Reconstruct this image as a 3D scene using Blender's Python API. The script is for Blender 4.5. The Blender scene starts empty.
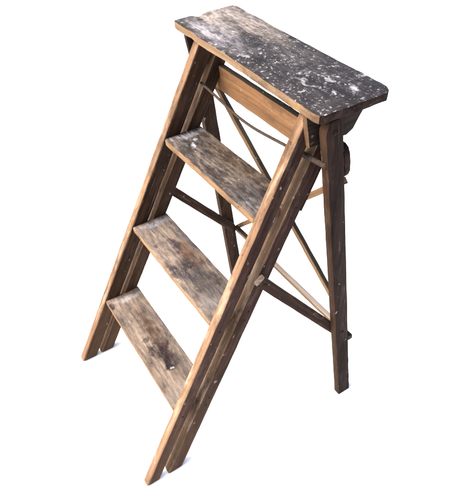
import bpy, bmesh, math, random
from mathutils import Matrix, Vector, noise

C = bpy.context.scene.collection
SC = bpy.context.scene
random.seed(4)

# ------------------------------------------------------------------ camera
cam_d = bpy.data.cameras.new('camera')
cam = bpy.data.objects.new('camera', cam_d)
C.objects.link(cam)
cam.matrix_world = (Matrix.Translation((0.89896, -0.96246, 1.3984))
                    @ Matrix.Rotation(1.07176, 4, 'Z') @ Matrix.Rotation(0.81123, 4, 'X')
                    @ Matrix.Rotation(-0.06953, 4, 'Z'))
cam_d.sensor_fit = 'VERTICAL'
cam_d.sensor_height = 36.0
cam_d.sensor_width = 36.0
cam_d.lens = 529.843 / 500 * 36
cam_d.shift_x = (227 - 220.4836) / 500
cam_d.shift_y = (260.4877 - 250) / 500
cam_d.clip_start = 0.02
cam_d.clip_end = 400
SC.camera = cam

# ------------------------------------------------------------------ sky, sun, exposure
SUN_EL, SUN_DIR = 44.0, Vector((-0.22, -1.0, 0)).normalized()
world = bpy.data.worlds.new('World')
SC.world = world
world.use_nodes = True
wn = world.node_tree
bg = wn.nodes['Background']
sky = wn.nodes.new('ShaderNodeTexSky')
sky.sky_type = 'NISHITA'
sky.sun_disc = False
sky.sun_elevation = math.radians(SUN_EL)
sky.sun_rotation = math.atan2(SUN_DIR.x, SUN_DIR.y)
sky.dust_density = 9.0
sky.air_density = 1.0
wn.links.new(sky.outputs['Color'], bg.inputs['Color'])
bg.inputs['Strength'].default_value = 0.14

sun_d = bpy.data.lights.new('sun', 'SUN')
sun_d.energy = 1.5
sun_d.angle = math.radians(18.0)
sun_d.color = (1.0, 0.95, 0.88)
sun = bpy.data.objects.new('sun', sun_d)
C.objects.link(sun)
e = math.radians(SUN_EL)
to_sun = Vector((SUN_DIR.x * math.cos(e), SUN_DIR.y * math.cos(e), math.sin(e)))
sun.rotation_euler = to_sun.to_track_quat('Z', 'Y').to_euler()
sun.location = (-1, -4, 4)

SC.view_settings.view_transform = 'Standard'
SC.view_settings.look = 'None'
SC.view_settings.gamma = 1.0
SC.view_settings.exposure = 1.75


# ------------------------------------------------------------------ material helpers
class NT:
    def __init__(self, name):
        self.m = bpy.data.materials.new(name)
        self.m.use_nodes = True
        self.t = self.m.node_tree
        self.b = self.t.nodes['Principled BSDF']

    def n(self, typ, **kw):
        nd = self.t.nodes.new(typ)
        for k, v in kw.items():
            setattr(nd, k, v)
        return nd

    def put(self, sock, v):
        if isinstance(v, bpy.types.NodeSocket):
            self.t.links.new(v, sock)
        else:
            if isinstance(v, (tuple, list)) and len(v) == 3 and len(sock.default_value) == 4:
                v = (*v, 1.0)
            sock.default_value = v

    def math(self, op, a, b=0.0, clamp=False):
        nd = self.n('ShaderNodeMath', operation=op, use_clamp=clamp)
        self.put(nd.inputs[0], a)
        self.put(nd.inputs[1], b)
        return nd.outputs[0]

    def vmath(self, op, a, b=(0, 0, 0)):
        nd = self.n('ShaderNodeVectorMath', operation=op)
        self.put(nd.inputs[0], a)
        self.put(nd.inputs[1], b)
        return nd.outputs['Value'] if op in ('LENGTH', 'DOT_PRODUCT') else nd.outputs[0]

    def mix(self, f, a, b, mode='MIX'):
        nd = self.n('ShaderNodeMix', data_type='RGBA', blend_type=mode)
        self.put(nd.inputs[0], f)
        self.put(nd.inputs[6], a)
        self.put(nd.inputs[7], b)
        return nd.outputs[2]

    def ramp(self, v, lo, hi, a=0.0, b=1.0):
        nd = self.n('ShaderNodeMapRange', interpolation_type='SMOOTHSTEP')
        self.put(nd.inputs[0], v)
        nd.inputs[1].default_value = lo
        nd.inputs[2].default_value = hi
        nd.inputs[3].default_value = a
        nd.inputs[4].default_value = b
        return nd.outputs[0]

    def noise(self, vec, scale, detail=4.0, rough=0.55, color=False):
        nd = self.n('ShaderNodeTexNoise')
        self.put(nd.inputs['Vector'], vec)
        nd.inputs['Scale'].default_value = scale
        nd.inputs['Detail'].default_value = detail
        nd.inputs['Roughness'].default_value = rough
        return nd.outputs['Color' if color else 'Fac']

    def scale(self, vec, s):
        return self.vmath('MULTIPLY', vec, s)


ALBEDO = .75          # overall depth of the old oiled wood


def splatter(k, vec, scale, keep, size, wob=0.75):
    """soft blobs of random size in some of the voronoi cells"""
    w = k.noise(vec, scale * 1.6, 3.0, 0.6, color=True)
    w = k.scale(k.vmath('SUBTRACT', w, (.5, .5, .5)), (wob / scale * 2.4,) * 3)
    p = k.vmath('ADD', vec, w)
    v = k.n('ShaderNodeTexVoronoi', feature='F1')
    k.put(v.inputs['Vector'], p)
    v.inputs['Scale'].default_value = scale
    sep = k.n('ShaderNodeSeparateColor')
    k.t.links.new(v.outputs['Color'], sep.inputs[0])
    rad = k.math('MULTIPLY', k.math('SUBTRACT', sep.outputs[0], 1.0 - keep), size / keep)
    d = k.math('SUBTRACT', rad, v.outputs['Distance'])
    return k.ramp(d, -0.06, 0.12)


def wood(name, light, dark, dirt=(.03, .025, .022), dirt_amt=.5, grain=1.0, stains=(), fade=None, fade_amt=.6, specks=(.55, .50, .46),
         speck_amt=.35, mottle=0.0, m_long=.5, rub=None, low=None, rough=.75, blot=10.0, splats=(), spec=.06, bump=.25, shift=0.0):
    """weathered wood with grain along local X; stains: (x, y, rx, ry, colour, strength, edge softness)"""
    k = NT(name)
    tc = k.n('ShaderNodeTexCoord')
    co = tc.outputs['Object']
    oi = k.n('ShaderNodeObjectInfo')
    cmb = k.n('ShaderNodeCombineXYZ')
    r9 = k.math('MULTIPLY', oi.outputs['Random'], 9.0)
    for i in range(3):
        k.put(cmb.inputs[i], r9)
    pc = k.vmath('ADD', co, cmb.outputs[0])
    warp = k.scale(k.vmath('SUBTRACT', k.noise(pc, 7, 2, .5, True), (.5, .5, .5)), (.0, .012, .012))
    gp = k.vmath('ADD', pc, warp)
    g1 = k.noise(k.scale(gp, (5, 150, 150)), 1.0, 5.0, .65)
    g2 = k.noise(k.scale(gp, (2.0, 34, 34)), 1.0, 4.0, .55)
    g = k.math('ADD', k.math('MULTIPLY', g1, .55), k.math('MULTIPLY', g2, .45))
    gm = k.ramp(g, .5 - .16 / grain, .5 + .16 / grain)
    col = k.mix(gm, dark, light)
    # blotchy dirt
    b1 = k.noise(k.scale(pc, (.6, 1.3, 1.3)), blot, 6.0, .68)
    col = k.mix(k.math('MULTIPLY', k.ramp(b1, .47, .68), dirt_amt), col, dirt)
    fine = k.noise(pc, 130, 3.0, .6)
    col = k.mix(k.ramp(fine, .35, .75, 0.0, .35), col, k.mix(.5, col, dirt))
    # rubbed, faded patches stretched along the grain
    if fade:
        fp = k.noise(k.scale(pc, (.45, 2.2, 2.2)), 16, 6.0, .7)
        col = k.mix(k.math('MULTIPLY', k.ramp(fp, .50, .66), fade_amt), col, fade)
        sc_ = k.noise(k.scale(gp, (9, 260, 260)), 1.0, 2.0, .5)
        col = k.mix(k.ramp(sc_, .68, .76, 0, .45), col, k.mix(.5, fade, (.3, .26, .22)))
    # placed stains, distorted edges
    if stains:
        ws = k.scale(k.vmath('SUBTRACT', k.noise(co, 26, 5, .65, True), (.5, .5, .5)), (.075, .06, 0))
        sp = k.vmath('ADD', co, ws)
        br = k.noise(k.scale(pc, (.6, 1.2, 1.2)), 55, 5, .7)
        for (x, y, rx, ry, c, s, soft) in stains:
            q = k.vmath('MULTIPLY', k.vmath('SUBTRACT', sp, (x, y, 0)), (1 / rx, 1 / ry, 0))
            d = k.vmath('LENGTH', q)
            f = k.ramp(d, 1.0 - soft, 1.0 + soft * .6, 1.0, 0.0)
            f = k.math('MULTIPLY', f, k.ramp(br, .25, .62, .35, 1.0))
            col = k.mix(k.math('MULTIPLY', f, s), col, c)
    # paint spatter
    body = None
    for (sc, keep, size, c, s, zx) in splats:
        f = splatter(k, k.vmath('ADD', co, (zx[2] if len(zx) > 2 else 3.1, 1.7, 0)), sc, keep, size)
        sepx = k.n('ShaderNodeSeparateXYZ')
        k.t.links.new(co, sepx.inputs[0])
        big = k.noise(co, 9, 3, .6)
        area = k.math('ADD', k.ramp(sepx.outputs[0], zx[0], zx[1]), k.math('MULTIPLY', k.math('SUBTRACT', big, .5), 1.4), clamp=True)
        fm = k.math('MULTIPLY', k.math('MULTIPLY', f, s), area)
        col = k.mix(fm, col, c)
        body = fm if body is None else k.math('MAXIMUM', body, fm)
    if low:      # lower half scuffed back to paler brown by boots and damp
        sx_ = k.n('ShaderNodeSeparateXYZ')
        k.t.links.new(co, sx_.inputs[0])
        ln = k.math('MULTIPLY', k.math('SUBTRACT', k.noise(k.scale(pc, (.25, 1.5, 1.5)), 24, 6, .7), .5), 1.1)
        lf = k.ramp(k.math('ADD', k.math('MULTIPLY', sx_.outputs[0], -1.0), ln), -.62, -.02, 0, .8)
        col = k.mix(lf, col, k.mix(gm, k.mix(.5, low, dark), low))
    if rub:      # finish rubbed through along the front arris
        sz = k.n('ShaderNodeSeparateXYZ')
        k.t.links.new(co, sz.inputs[0])
        rn = k.math('MULTIPLY', k.math('SUBTRACT', k.noise(k.scale(pc, (.35, 1, 1)), 60, 6, .7), .5), .022)
        rz = k.math('ADD', k.math('MULTIPLY', sz.outputs[2], -1.0), rn)
        col = k.mix(k.ramp(rz, .0145, .0215, 0, .7), col, rub)
    if mottle:
        m1 = k.noise(k.scale(gp, (m_long, 1.25, 1.25)), 34, 9.0, .75)
        m2 = k.noise(k.scale(gp, (m_long * .45, 1.4, 1.4)), 105, 5.0, .7)
        mm_ = k.math('ADD', k.math('MULTIPLY', m1, .5), k.math('MULTIPLY', m2, .5))
        lo = k.mix(1.0, col, (.42, .41, .44), 'MULTIPLY')
        hi = k.mix(1.0, col, (1.5, 1.5, 1.5), 'MULTIPLY')
        vv = k.mix(k.ramp(mm_, .425, .575), lo, hi)
        col = k.mix(mottle, col, vv)
    if mottle:
        pit = k.noise(k.scale(gp, (.10, 1.6, 1.6)), 330, 3.0, .6)
        col = k.mix(k.ramp(pit, .58, .70, 0, .55), col, k.mix(1.0, col, (.40, .38, .38), 'MULTIPLY'))
    if speck_amt:
        f = splatter(k, k.scale(pc, (.7, 1, 1)), 130, .07, .38)
        col = k.mix(k.math('MULTIPLY', f, speck_amt), col, specks)
        f = splatter(k, k.vmath('ADD', pc, (5, 2, 1)), 75, .10, .34)
        col = k.mix(k.math('MULTIPLY', f, .6), col, (.018, .014, .012))
    col = k.mix(1.0, col, (ALBEDO,) * 3, 'MULTIPLY')
    k.put(k.b.inputs['Base Color'], col)
    k.put(k.b.inputs['Roughness'], k.ramp(g, .3, .7, min(1, rough + .12), rough - .08))
    k.b.inputs['Specular IOR Level'].default_value = spec
    bp = k.n('ShaderNodeBump')
    bp.inputs['Strength'].default_value = bump
    bp.inputs['Distance'].default_value = .0015
    hh = k.math('ADD', k.math('MULTIPLY', g1, .7), k.math('MULTIPLY', fine, .5))
    if body is not None:
        hh = k.math('ADD', hh, k.math('MULTIPLY', body, .9))
    k.put(bp.inputs['Height'], hh)
    k.put(k.b.inputs['Normal'], bp.outputs[0])
    return k.m


def plain(name, c1, c2, rough=.6, metal=0.0, scale=60, spec=.3):
    k = NT(name)
    tc = k.n('ShaderNodeTexCoord')
    f = k.ramp(k.noise(tc.outputs['Object'], scale, 5, .65), .35, .65)
    k.put(k.b.inputs['Base Color'], k.mix(f, c1, c2))
    k.b.inputs['Roughness'].default_value = rough
    k.b.inputs['Metallic'].default_value = metal
    k.b.inputs['Specular IOR Level'].default_value = spec
    bp = k.n('ShaderNodeBump')
    bp.inputs['Strength'].default_value = .3
    bp.inputs['Distance'].default_value = .001
    k.put(bp.inputs['Height'], f)
    k.put(k.b.inputs['Normal'], bp.outputs[0])
    return k.m


TAN = (.225, .142, .090)
TAN_D = (.105, .060, .035)
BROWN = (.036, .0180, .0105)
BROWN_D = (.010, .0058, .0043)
M = {}  # side tones: dark stain with part of the shade put into the colour
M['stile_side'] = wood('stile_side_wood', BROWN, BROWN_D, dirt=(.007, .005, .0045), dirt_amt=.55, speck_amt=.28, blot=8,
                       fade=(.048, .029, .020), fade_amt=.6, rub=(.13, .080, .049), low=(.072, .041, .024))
M['stile_side_red'] = wood('purplish_stile_side_wood', (.044, .0215, .0170), (.013, .0072, .0064), dirt=(.007, .0046, .0044), dirt_amt=.6,
                           speck_amt=.28, blot=8, fade=(.080, .052, .043), fade_amt=.65, rub=(.15, .092, .058), low=(.082, .047, .030))  # purplish cast is partly shade on the right-hand sides, put into the colour
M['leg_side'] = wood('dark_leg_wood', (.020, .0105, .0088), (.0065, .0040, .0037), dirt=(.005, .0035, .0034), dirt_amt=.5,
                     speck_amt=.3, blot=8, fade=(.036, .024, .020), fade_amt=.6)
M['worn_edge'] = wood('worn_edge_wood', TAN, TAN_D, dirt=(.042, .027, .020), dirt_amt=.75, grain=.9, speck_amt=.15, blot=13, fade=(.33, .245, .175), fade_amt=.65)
M['stained_shaded'] = wood('stained_shaded_wood', BROWN, BROWN_D, dirt=(.007, .005, .0045), dirt_amt=.5, speck_amt=.3, blot=8, fade=(.052, .033, .024), fade_amt=.7)  # brown stain, deepened to carry some of the shade
M['stained_shaded_red'] = wood('purplish_stained_shaded_wood', (.050, .0250, .0180), (.015, .0082, .0068), dirt=(.008, .0052, .0048), dirt_amt=.5,
                        speck_amt=.3, blot=8, fade=(.085, .054, .042), fade_amt=.7)  # reddish stain, likewise deepened with some of the shade
M['grey_edge'] = wood('greyed_edge_wood', (.175, .115, .074), (.085, .052, .032), dirt=(.042, .029, .021), dirt_amt=.7, speck_amt=.2, blot=12, fade=(.26, .21, .165))
M['leg_edge'] = wood('brown_leg_edge_wood', (.040, .0215, .0125), (.018, .0098, .0062), dirt=(.010, .0068, .0054), dirt_amt=.6, speck_amt=.08, fade=(.066, .044, .029), fade_amt=.5)
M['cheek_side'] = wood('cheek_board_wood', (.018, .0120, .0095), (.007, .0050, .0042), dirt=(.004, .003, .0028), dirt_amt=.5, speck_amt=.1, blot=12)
M['cheek_edge'] = wood('cheek_edge_wood', (.13, .078, .045), (.07, .040, .022), dirt=(.03, .02, .014), dirt_amt=.5, speck_amt=.1)
M['orange'] = wood('orange_board_wood', (.200, .112, .058), (.115, .060, .029), dirt=(.060, .034, .020), dirt_amt=.7, grain=.9,
                   specks=(.6, .5, .4), speck_amt=.35)
M['sunlit'] = wood('painted_sunlit_wood', (.30, .262, .245), (.15, .125, .112), dirt=(.25, .2, .19), dirt_amt=.4, speck_amt=.1)  # pale tone painted to read as sun on the cross bar
M['brace_dark'] = wood('weathered_brace_wood', (.042, .036, .030), (.018, .0155, .013), dirt=(.01, .009, .008), dirt_amt=.5, speck_amt=.3)
M['brace_tan'] = wood('brace_edge_wood', (.17, .105, .056), (.09, .052, .027), dirt=(.06, .04, .025), dirt_amt=.5, speck_amt=.1)
M['iron'] = plain('rusty_iron', (.016, .0108, .0082), (.036, .024, .018), rough=.8, metal=.3, scale=180)
M['bolt'] = plain('blackened_bolt', (.006, .0055, .005), (.018, .015, .014), rough=.9, metal=0.0, scale=300, spec=.03)
M['tenon'] = plain('grey_end_grain', (.075, .060, .052), (.034, .027, .024), rough=.9, scale=160)

WHITE = (.40, .40, .43)
GREYW = (.16, .16, .175)
M['plat_top'] = wood('paint_spattered_board', (.036, .031, .033), (.016, .0142, .0155), dirt=(.0085, .0076, .0088), mottle=0.85, m_long=.8, dirt_amt=.6, grain=.7,
                     blot=16, speck_amt=.5, specks=WHITE,
                     stains=[(-.200, .02, .095, .085, (.27, .235, .21), .95, .6),
                             (-.11, .050, .085, .034, (.24, .205, .18), .9, .7),
                             (-.03, .055, .05, .018, (.15, .125, .108), .8, .8),
                             (.06, .03, .11, .04, (.075, .066, .064), .7, .9),
                             (.16, -.02, .13, .075, (.016, .0145, .018), .65, .9),
                             (-.14, -.045, .12, .034, (.150, .145, .160), .9, .7),
                             (-.235, -.03, .020, .008, (.0120, .0120, .0132), .9, .4),
                             (-.185, .015, .045, .012, (.0300, .0300, .0330), .7, .6),
                             (-.10, .012, .05, .016, (.0270, .0216, .0216), .8, .6),
                             (-.045, -.01, .03, .016, (.0132, .0114, .0126), .9, .6),
                             (.02, -.045, .03, .016, (.0120, .0108, .0126), .9, .6),
                             (-.165, -.055, .06, .014, (.25, .25, .28), .7, .7),
                             (-.01, -.055, .02, .008, (.2520, .2520, .2820), .75, .5),
                             (.155, -.030, .026, .005, (.30, .30, .32), .75, .7),
                             (.22, .030, .013, .009, (.34, .34, .37), .8, .6),
                             (.175, .012, .012, .008, WHITE, .8, .5)],
                     splats=[(26, .40, .36, (.10, .10, .11), .65, (-.50, -.25, 1.3)), (40, .30, .34, (.19, .19, .205), .6, (-.40, -.10, 9.3)), (60, .38, .36, (.15, .15, .16), .55, (-.33, -.05)),
                             (50, .22, .38, (.30, .30, .32), .75, (-.22, .14, 5.2)), (110, .45, .42, (.28, .28, .30), .75, (-.42, -.12, 7.7)), (150, .36, .42, (.27, .27, .285), .65, (-.30, .10, 4.4)),
                             (230, .45, .46, (.20, .20, .21), .7, (-.6, -.3, 2.2))], spec=.25, rough=.7)
M['tread_grey'] = wood('grey_worn_tread', (.1260, .1050, .0900), (.0570, .0480, .0432), dirt=(.0228, .0204, .0210), mottle=0.95, m_long=.62, dirt_amt=.85, grain=1.1,
                       blot=13, speck_amt=.4, bump=.35,
                       stains=[(.0, .035, .16, .030, (.0930, .0672, .0468), .75, .8),
                               (-.13, -.01, .045, .04, (.0360, .0348, .0396), .75, .8),
                               (.02, -.036, .05, .014, (.0270, .0210, .0240), .8, .7),
                               (.14, -.02, .07, .04, (.0390, .0372, .0408), .8, .8),
                               (-.182, .008, .012, .055, (.1800, .1920, .2280), .85, .7),
                               (-.145, .004, .010, .007, (.3000, .3000, .3300), .85, .5),
                               (-.125, -.012, .012, .006, (.3120, .3120, .3360), .8, .5),
                               (.165, -.035, .03, .012, (.1980, .1920, .1980), .75, .8)],
                       splats=[(85, .25, .36, (.20, .20, .205), .5, (-.3, .05))])
M['tread_beige'] = wood('beige_worn_tread', (.232, .186, .152), (.122, .098, .083), dirt=(.0510, .0468, .0492), mottle=0.55, dirt_amt=.8, grain=1.1,
                        blot=15, speck_amt=.25, bump=.35,
                        stains=[(-.02, .020, .080, .024, (.0960, .0540, .0348), .85, .6),
                                (-.075, .008, .026, .014, (.0300, .0270, .0330), .85, .6),
                                (.040, -.005, .065, .034, (.015, .0145, .021), .97, .6),
                                (.02, -.040, .05, .012, (.0240, .0216, .0270), .85, .6),
                                (-.10, -.035, .012, .009, (.0360, .0312, .0360), .8, .5),
                                (.13, .005, .075, .055, (.0510, .0480, .0480), .80, .8),
                                (.10, .03, .04, .014, (.0210, .0192, .0216), .7, .7),
                                (-.1, .048, .08, .012, (.0720, .0690, .0750), .7, .8),
                                (-.188, .015, .012, .05, (.2040, .2160, .2520), .8, .7),
                                (.165, -.02, .03, .03, (.1620, .1500, .1470), .7, .8)],
                        splats=[(70, .22, .32, (.2700, .2580, .2520), .55, (-.1, .2))])
M['tread_brown'] = wood('brown_stained_tread', (.240, .190, .152), (.130, .101, .082), dirt=(.0600, .0504, .0468), mottle=0.45, dirt_amt=.7, grain=1.1,
                        blot=15, speck_amt=.2, bump=.35,
                        stains=[(-.01, .012, .14, .020, (.062, .036, .026), .92, .6),
                                (.060, .006, .062, .026, (.017, .012, .015), .97, .6),
                                (.10, -.004, .028, .014, (.0132, .0102, .0144), .95, .5),
                                (.035, -.022, .022, .009, (.0132, .0108, .0156), .95, .5),
                                (-.02, -.018, .012, .010, (.0420, .0330, .0300), .85, .5),
                                (-.183, -.046, .017, .011, (.0210, .0132, .0240), .97, .25),
                                (-.12, .03, .03, .012, (.0540, .0450, .0432), .75, .7),
                                (-.04, .046, .09, .010, (.0720, .0630, .0630), .6, .8),
                                (.13, .03, .06, .014, (.0780, .0690, .0660), .6, .8),
                                (.19, -.02, .03, .04, (.2520, .2160, .1860), .75, .8),
                                (-.195, .01, .010, .05, (.2640, .2580, .2700), .8, .7),
                                (.113, .000, .006, .004, (.3300, .3300, .3960), .9, .4)])
M['plat_edge'] = wood('platform_edge_wood', (.225, .156, .100), (.125, .080, .047), dirt=(.050, .034, .024), dirt_amt=.8, grain=.8,
                      speck_amt=.1, blot=16,
                      stains=[(.212, -.085, .0045, .02, (.24, .145, .03), .6, .6), (.262, -.085, .040, .03, (.060, .036, .023), .85, .8)])
M['tread_edge'] = wood('tread_edge_wood', (.235, .152, .088), (.140, .083, .044), dirt=(.060, .040, .027), dirt_amt=.7, grain=.8, speck_amt=.1, blot=16)


# ------------------------------------------------------------------ mesh helpers
def frame(o, xdir, ydir):
    x = Vector(xdir).normalized()
    z = x.cross(Vector(ydir)).normalized()
    y = z.cross(x)
    m = Matrix((x, y, z)).transposed().to_4x4()
    m.translation = Vector(o)
    return m


def link(name, bm, mats, mat, parent, pick=None, bev=None):
    """one mesh object placed at world matrix mat; pick(local normal, local centre) -> material slot"""
    me = bpy.data.meshes.new(name)
    bm.normal_update()
    if pick:
        for f in bm.faces:
            f.material_index = pick(f.normal, f.calc_center_median())
    for f in bm.faces:
        f.smooth = True
    bm.to_mesh(me)
    bm.free()
    for m in mats:
        me.materials.append(M[m])
    me.set_sharp_from_angle(angle=math.radians(38))
    o = bpy.data.objects.new(name, me)
    C.objects.link(o)
    o.parent = parent
    o.matrix_parent_inverse = parent.matrix_world.inverted()
    o.matrix_basis = mat
    o.matrix_world = mat
    bpy.context.view_layer.update()
    return o


def rough_up(bm, amt, sc, seed, lock=None):
    off = Vector((seed * 3.7, seed * 1.3, seed * 7.1))
    for v in bm.verts:
        n1 = noise.noise_vector(v.co * sc + off)
        n2 = noise.noise_vector(v.co * sc * 3.7 + off)
        d = n1 * amt + n2 * amt * .5
        if lock:
            d = lock(v, d)
        v.co += d


SEED = [0]


def bar_bm(L, w, d, r=.003, seg=None, wear=.0007, cut0=None, cut1=None, mat=None, foot=0):
    """bar along local X from 0 to L, section w (Y) x d (Z) with rounded corners; cut planes in world space"""
    seg = seg or max(6, int(L / .018))
    bm = bmesh.new()
    sec = []
    for (sy, sz, a0) in ((1, 1, 0), (-1, 1, 90), (-1, -1, 180), (1, -1, 270)):
        cy, cz = sy * (w / 2 - r), sz * (d / 2 - r)
        for q in range(4):
            a = math.radians(a0 + q * 30)
            sec.append((cy + r * math.cos(a), cz + r * math.sin(a)))
        # point halfway along the next side so that flats can wobble
        nx = {0: (0, d / 2), 90: (-w / 2, 0), 180: (0, -d / 2), 270: (w / 2, 0)}[a0]
        sec.append(nx)
    SEED[0] += 1
    rings = []
    for i in range(seg + 1):
        x = L * i / seg
        rings.append([bm.verts.new((x, y, z)) for y, z in sec])
    rough_up(bm, wear, 28, SEED[0], lambda v, dd: Vector((0, dd.y, dd.z)))
    inv = mat.inverted() if mat else None
    if mat:
        for ring, cut in ((rings[0], cut0), (rings[-1], cut1)):
            if cut is None:
                continue
            co, no = Vector(cut[0]), Vector(cut[1])
            ax = (mat.to_3x3() @ Vector((1, 0, 0)))
            for v in ring:
                p = mat @ v.co
                t = (co - p).dot(no) / ax.dot(no)
                v.co.x += t
    n = len(sec)
    for i in range(seg):
        for j in range(n):
            bm.faces.new((rings[i][j], rings[i][(j + 1) % n], rings[i + 1][(j + 1) % n], rings[i + 1][j]))
    # softened ends
    for ring, s in ((rings[0], -1), (rings[-1], 1)):
        c = Vector((0, 0, 0))
        for v in ring:
            c += v.co
        c /= n
        steps = [(min(r, .003), .0012)]
        if foot and s < 0:
            steps = [(.0009, .0030), (.0030, .0052), (.0062, foot)]
        last = ring
        for ins, adv in steps:
            inner = []
            for v in ring:
                q = v.co - c
                p = c + Vector((q.x, q.y * (1 - 2 * ins / w), q.z * (1 - 2 * ins / d)))
                if s < 0 and foot:
                    p.x = c.x + q.x * (1 - 2 * ins / d)
                p.x += s * adv
                inner.append(bm.verts.new(p))
            for j in range(n):
                q = (last[j], last[(j + 1) % n], inner[(j + 1) % n], inner[j])
                bm.faces.new(q if s > 0 else q[::-1])
            last = inner
        bm.faces.new(inner if s > 0 else inner[::-1])
    bmesh.ops.recalc_face_normals(bm, faces=bm.faces)
    return bm


def bar(name, A, B, ydir, w, d, mats, parent, pick_world=None, **kw):
    A, B = Vector(A), Vector(B)
    m = frame(A, B - A, ydir)
    bm = bar_bm((B - A).length, w, d, mat=m, **kw)
    R3 = m.to_3x3()
    pick = (lambda n, c: pick_world(R3 @ n, m @ c)) if pick_world else None
    return link(name, bm, mats, m, parent, pick)


def prism(name, pts, thick, mat, mats, parent, pick=None, bevel=.002, wear=.0006, seg=2, sub=.02):
    """closed outline pts in local XY, thickness along local Z (0..thick)"""
    bm = bmesh.new()
    # subdivide the outline
    out = []
    for i, p in enumerate(pts):
        q = pts[(i + 1) % len(pts)]
        L = math.dist(p, q)
        k = max(1, int(L / sub))
        for j in range(k):
            out.append((p[0] + (q[0] - p[0]) * j / k, p[1] + (q[1] - p[1]) * j / k))
    vb = [bm.verts.new((x, y, 0)) for x, y in out]
    f = bm.faces.new(vb)
    bm.normal_update()
    if f.normal.z > 0:
        f.normal_flip()
    r = bmesh.ops.extrude_face_region(bm, geom=[f])
    for v in r['geom']:
        if isinstance(v, bmesh.types.BMVert):
            v.co.z += thick
    bmesh.ops.recalc_face_normals(bm, faces=bm.faces)
    SEED[0] += 1
    rough_up(bm, wear, 30, SEED[0])
    bm.normal_update()
    ed = [e for e in bm.edges if len(e.link_faces) == 2 and
          (len(e.link_faces[0].verts) > 4) != (len(e.link_faces[1].verts) > 4)]
    bmesh.ops.bevel(bm, geom=ed, offset=bevel, segments=seg, profile=.5, affect='EDGES')
    return link(name, bm, mats, mat, parent, pick)


def knob(name, centre, axis, r, h, mats, parent, sides=14, dome=.35):
    m = frame(centre, axis, (0, .3, 1) if abs(Vector(axis).normalized().z) < .9 else (1, 0, 0))
    bm = bmesh.new()
    prof = [(0, r), (h * (1 - dome), r * .97), (h * (1 - dome * .4), r * .8), (h, r * .35)]
    rings = []
    for x, rr in prof:
        rings.append([bm.verts.new((x, rr * math.cos(2 * math.pi * j / sides), rr * math.sin(2 * math.pi * j / sides)))
                      for j in range(sides)])
    for a, b in zip(rings, rings[1:]):
        for j in range(sides):
            bm.faces.new((a[j], a[(j + 1) % sides], b[(j + 1) % sides], b[j]))
    bm.faces.new(rings[-1])
    bm.faces.new(rings[0][::-1])
    bmesh.ops.recalc_face_normals(bm, faces=bm.faces)
    SEED[0] += 1
    rough_up(bm, r * .05, 200, SEED[0])
    return link(name, bm, mats, m, parent)


# ------------------------------------------------------------------ measurements of the ladder (metres)
H = .95
WT, WB, TH = .21472, .25237, .02413
Y0, S = -.37056, .53313
DF, G, DR, D = .03586, .06426, .04328, .10773
TZ = (.70956, .47177, .23451)
PT = .01764
LT, LB, LTH, LD = .25996, .30503, .02175, .04061
LYT, LYB = -.38834, -.26746
SH, TL, PR, SHL = -.00812, .02653, -.02415, -.00193
COS = 1 / math.sqrt(1 + S * S)


def wz(z):
    return WB + (WT - WB) * z / H


def yf(z):
    return Y0 - S * (H - z)


def lx(z, sx, inset):
    return SHL * (H - z) + sx * (LB + (LT - LB) * z / H - inset)


def ly(z, off=0.0):
    return LYB + (LYT - LYB) * z / H + off


# ------------------------------------------------------------------ the surface it stands on
gm = NT('white_surface')
tc = gm.n('ShaderNodeTexCoord')
nz = gm.ramp(gm.noise(tc.outputs['Object'], 3.0, 4, .6), .3, .7)
gm.put(gm.b.inputs['Base Color'], gm.mix(nz, (.93, .93, .93), (.95, .95, .95)))
gm.b.inputs['Roughness'].default_value = .95
gm.b.inputs['Specular IOR Level'].default_value = .1
bm = bmesh.new()
bmesh.ops.create_grid(bm, x_segments=24, y_segments=24, size=60)
me = bpy.data.meshes.new('ground')
bm.to_mesh(me)
bm.free()
me.materials.append(gm.m)
ground = bpy.data.objects.new('ground', me)
C.objects.link(ground)
ground['kind'] = 'structure'
ground['label'] = 'plain white ground under the wooden step ladder'

# ------------------------------------------------------------------ the ladder
root = bpy.data.objects.new('step_ladder', None)
C.objects.link(root)
root.location = (0, -.55, 0)
root['label'] = 'old wooden step ladder with three worn treads and paint spattered top'
root['category'] = 'step ladder'
bpy.context.view_layer.update()

FRONT = Vector((0, -COS, S * COS))


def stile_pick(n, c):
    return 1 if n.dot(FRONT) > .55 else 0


# four rails of the front frame, two on each side
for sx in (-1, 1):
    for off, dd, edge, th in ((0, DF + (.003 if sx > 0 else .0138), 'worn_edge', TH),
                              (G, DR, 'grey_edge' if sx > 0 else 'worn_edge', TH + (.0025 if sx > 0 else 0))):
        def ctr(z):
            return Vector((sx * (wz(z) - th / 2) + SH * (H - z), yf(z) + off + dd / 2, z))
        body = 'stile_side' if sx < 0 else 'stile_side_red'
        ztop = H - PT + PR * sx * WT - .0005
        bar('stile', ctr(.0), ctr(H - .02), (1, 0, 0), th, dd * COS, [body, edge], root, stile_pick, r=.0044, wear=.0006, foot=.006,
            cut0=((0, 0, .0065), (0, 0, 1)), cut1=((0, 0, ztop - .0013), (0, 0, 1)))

# packing strip glued to the back of the upper right-hand rear rail
def strip_at(z):
    return Vector((wz(z) - .0105 + SH * (H - z), yf(z) + G + DR + .0040, z))


bar('packing_strip', strip_at(.70), strip_at(.862), (1, 0, 0), .018, .0065, ['stained_shaded_red'], root, r=.003, wear=.0008)

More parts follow.
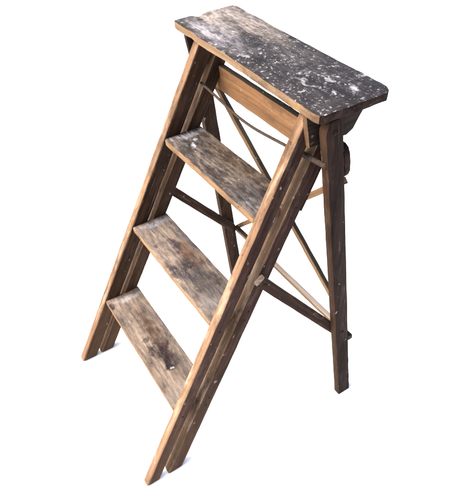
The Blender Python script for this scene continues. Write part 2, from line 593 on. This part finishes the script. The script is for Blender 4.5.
# three treads
tread_info = [('tread_grey', 'grey scuffed upper tread with white paint flecks'),
              ('tread_beige', 'beige middle tread with a dark blue-black blotch'),
              ('tread_brown', 'pale lower tread with a long brown stain')]
TT = .0185
for z, (mt, lab) in zip(TZ, tread_info):
    half = wz(z) - TH + .006
    xc = SH * (H - z)
    yc = yf(z) + D / 2 + .001
    m = frame((xc, yc, z + TL * xc - TT), (1, 0, TL), (0, 1, 0))
    hw, hd, rc = half, D / 2, .004
    ins = .0065
    pts = [(-hw, -hd + ins), (-hw + ins, -hd + ins * .0), (hw - ins, -hd), (hw, -hd + ins), (hw, hd), (-hw, hd)]
    o = prism('tread', pts, TT, m, [mt, 'tread_edge', 'stained_shaded'], root,
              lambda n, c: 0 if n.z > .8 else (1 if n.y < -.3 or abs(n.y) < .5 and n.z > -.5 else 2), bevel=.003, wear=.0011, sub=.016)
    o['label'] = lab

# platform: worn outline with a chipped left end
po = [(-.2690, -.4045), (-.2715, -.3900), (-.2720, -.3760), (-.2720, -.3600), (-.2650, -.3535), (-.2560, -.3470), (-.2580, -.3390),
      (-.2640, -.3310), (-.2715, -.3150), (-.2700, -.2900), (-.2715, -.2650), (-.2690, -.2430), (-.2560, -.2370), (-.1900, -.2375),
      (-.1500, -.2368), (-.1200, -.2392), (-.0700, -.2385), (.0000, -.2380), (.0800, -.2375), (.1600, -.2365), (.2365, -.2355),
      (.2540, -.2370), (.2650, -.2425), (.2735, -.2530), (.2725, -.2800), (.2735, -.3300), (.2715, -.3750), (.2715, -.3950),
      (.2660, -.4055), (.2560, -.4090), (.1500, -.4075), (.0500, -.4065), (-.0500, -.4060), (-.1500, -.4090), (-.1900, -.4050),
      (-.2100, -.4085), (-.2500, -.4080), (-.2640, -.4075)]
pyc = -.322
m = frame((0, pyc, H - PT), (1, 0, PR), (0, 1, 0))
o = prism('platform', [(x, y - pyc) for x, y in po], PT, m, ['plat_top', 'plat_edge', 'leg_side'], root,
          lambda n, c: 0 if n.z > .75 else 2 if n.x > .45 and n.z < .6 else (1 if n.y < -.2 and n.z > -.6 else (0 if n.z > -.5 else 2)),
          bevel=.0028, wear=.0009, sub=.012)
o['label'] = 'dark top board covered in white paint spatter with a chipped end'

# cheek boards under the two ends of the platform, outside the stiles
for sx in (-1, 1):
    x = sx * (WT + .0022)
    ztop = H - PT + PR * sx * (WT + .01) - .0015
    yz = [(-.4035, ztop), (-.391, .856), (-.300, .853), (-.285, .862), (-.258, .905), (-.256, ztop)]
    m = frame((x, 0, 0), (0, 1, 0), (0, 0, 1))          # local X = world y, local Y = world z, local Z = world x
    bm_pts = yz
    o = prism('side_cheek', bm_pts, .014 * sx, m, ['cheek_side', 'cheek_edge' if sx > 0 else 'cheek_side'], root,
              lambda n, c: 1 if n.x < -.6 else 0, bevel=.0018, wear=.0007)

# rear legs with rounded heads
for sx in (-1, 1):
    A = Vector((lx(0, sx, LTH / 2), 0, 0))
    B = Vector((lx(.93, sx, LTH / 2), 0, .93))
    zt = .9185
    prof = [(ly(0), .0008), (ly(0, LD), .0008)]
    prof += [(ly(z, LD), z) for z in (.15, .3, .45, .6, .75, .86)]
    for a in range(-10, 191, 20):
        ca, sa = math.cos(math.radians(a)), math.sin(math.radians(a))
        prof.append((ly(.893, LD / 2) + LD / 2 * ca, .893 + .0255 * sa))
    prof += [(ly(z), z) for z in (.86, .75, .6, .45, .3, .15)]
    bx = (B - A).normalized()
    # local X = world y, local Y = up along the splayed leg, local Z = across
    yax = Vector((bx.x / bx.z, 0, 1))
    m = Matrix(((0, yax.x, 1, A.x), (1, 0, 0, 0), (0, 1, 0, 0), (0, 0, 0, 1)))
    # the shear is applied to the mesh so that the object keeps a plain transform
    mm = frame((A.x, 0, 0), (0, 1, 0), (0, 0, 1))
    slope = yax.x
    leg = prism('rear_leg', prof, LTH, Matrix.Identity(4), ['leg_side' if sx > 0 else 'stained_shaded', 'leg_edge'], root,
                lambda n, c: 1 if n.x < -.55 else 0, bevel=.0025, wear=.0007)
    for v in leg.data.vertices:
        v.co.z = (v.co.z - LTH / 2) + slope * v.co.y
    # grain runs along local X: turn the mesh so that its X is the length
    tw = Matrix(((0, 1, 0, 0), (-1, 0, 0, 0), (0, 0, 1, 0), (0, 0, 0, 1)))
    leg.data.transform(tw)
    leg.matrix_parent_inverse = root.matrix_world.inverted()
    leg.matrix_basis = mm @ tw.inverted()
    bpy.context.view_layer.update()
    # pivot pin through the head
    zc = .893
    knob('pivot_pin', (lx(zc, sx, 0) - sx * .002, ly(zc, LD / 2), zc), (sx, 0, 0), .006, .005, ['bolt'], leg)
    # bolt where the stay meets the leg
    zb = .296
    knob('bolt_head', (lx(zb, sx, LTH if sx < 0 else 0) + (.0018 if sx < 0 else -.0018), ly(zb, LD * .5), zb), (1, 0, 0), .0052, .004, ['bolt'], leg)


# boards and bars across the back of the rear legs
LEGN = Vector((0, 1, (LYB - LYT) / H)).normalized()   # normal of the leg plane, towards the back


def back(x, z, off):
    return Vector((x, ly(z, LD + off), z))


UPB = (-LEGN.cross(Vector((1, 0, 0)))).normalized()
# upper board
bt = .015
A = back(-.274, .818, .0012)
m = frame(A, back(.2665, .815, .0012) - A, UPB)
L_ = .541
bo = [(0, -.037), (L_ - .012, -.037), (L_ - .005, -.033), (L_ - .001, -.022), (L_, 0), (L_ - .002, .020), (L_ - .007, .031), (L_ - .016, .037), (0, .037)]
if (m.to_3x3() @ Vector((0, 0, 1))).y > 0:
    bthick = bt
else:
    bthick = -bt
o = prism('back_board', bo, bthick, m, ['orange', 'brace_dark', 'leg_side'], root,
          lambda n, c: 2 if c.x > L_ - .045 else (0 if n.z * bthick < -.5 * bt else 1), bevel=.003, wear=.0008)
o['label'] = 'orange-brown board across the upper rear legs'
# lower cross bar
lt = .0145
o = bar('cross_bar', back(-.284, .238, .0012 + lt / 2), back(.290, .2495, .0012 + lt / 2), UPB, .017, lt, ['brace_tan', 'sunlit', 'brace_dark'], root,
        lambda n, c: 2 if c.x > .26 else ((1 if c.x > -.16 else 2) if n.z > .5 else 0), r=.003)  # top painted pale as if sunlit, its left stretch dark as if shaded
o['label'] = 'bar near the foot of the rear legs with sunlight painted on its upper face'
# diagonal braces
bw = .016
o = bar('diagonal_brace', back(-.272, .805, .003 + bw / 2), back(.262, .305, .003 + bw / 2), (1, 0, 1), bw * .95, bw * .8, ['brace_tan', 'brace_dark'], root,
        lambda n, c: 0 if n.y < -.5 else 1, r=.002)
o = bar('diagonal_brace', back(-.296, .227, .0185 + bw / 2), back(.236, .746, .0185 + bw / 2), (1, 0, -1), bw * .95, bw * .8, ['brace_tan', 'brace_dark'], root,
        lambda n, c: 1 if c.x > .70 else (0 if n.y < -.5 or n.z > .5 else 1), r=.002)

# sloping stays between the stiles and the rear legs
for sx in (-1, 1):
    A = Vector((sx * .2475 + (SH * .4), -.515, .583)) if sx > 0 else Vector((-.2515, -.487, .520))
    B = Vector((sx * .2605, -.278, .268))
    dirn = (B - A).normalized()
    st = bar('side_stay', A, B, (1, 0, 0), .0145, .026, ['stained_shaded_red' if sx > 0 else 'stained_shaded', 'tenon'], root,
             lambda n, c, dirn=dirn: 1 if n.dot(dirn) < -.6 else 0, r=.004, wear=.0006)
    q = A + dirn * .018
    knob('bolt_head', (q.x + sx * .0060, q.y, q.z), (sx, 0, 0), .0045, .0035, ['bolt'], st)

# thin iron tie rod slung between the rear rails of the front frame
bm = bmesh.new()
path = []
N = 40
for i in range(N + 1):
    t = i / N
    x = -.205 + .412 * t
    z = .8195 - .0105 * math.sin(math.pi * t) + .0015 * math.sin(9 * t)
    path.append(Vector((x, yf(z) + G - .005 - .001 * math.sin(5 * t), z)))
prev = None
for i, p in enumerate(path):
    tg = (path[min(i + 1, N)] - path[max(i - 1, 0)]).normalized()
    u = tg.cross(Vector((0, 1, 0))).normalized()
    v = tg.cross(u)
    ring = [bm.verts.new(p + (u * math.cos(a) * .0034 + v * math.sin(a) * .0034)) for a in [2 * math.pi * j / 10 for j in range(10)]]
    if prev:
        for j in range(10):
            bm.faces.new((prev[j], prev[(j + 1) % 10], ring[(j + 1) % 10], ring[j]))
    prev = ring
bmesh.ops.holes_fill(bm, edges=[e for e in bm.edges if e.is_boundary], sides=0)
bmesh.ops.recalc_face_normals(bm, faces=bm.faces)
rod = link('tie_rod', bm, ['iron'], Matrix.Identity(4), root)
rod['label'] = 'thin brown iron rod sagging between the stiles'
hook = bar('rod_end', (.196, yf(.823) + G - .0055, .8235), (.262, yf(.826) + G - .0035, .8262), (0, 1, .3), .009, .010, ['iron'], rod, r=.003, wear=.0008)

# nail heads driven through the right-hand rails into the treads, and round the edges of the boards
st_r = [o for o in root.children if o.name.startswith('stile') and (o.matrix_world.translation.x > 0)]
for z in TZ:
    for st_, off, dd in zip(st_r, (0, G), (DF, DR)):
        for dz in ((-.012,) if off == 0 else (-.016, .006)):
            zz = z + dz
            knob('nail_head', (wz(zz) + SH * (H - zz) - .0012, yf(zz) + off + dd * .55, zz), (1, 0, 0), .0032, .0018, ['bolt'], st_, sides=10)
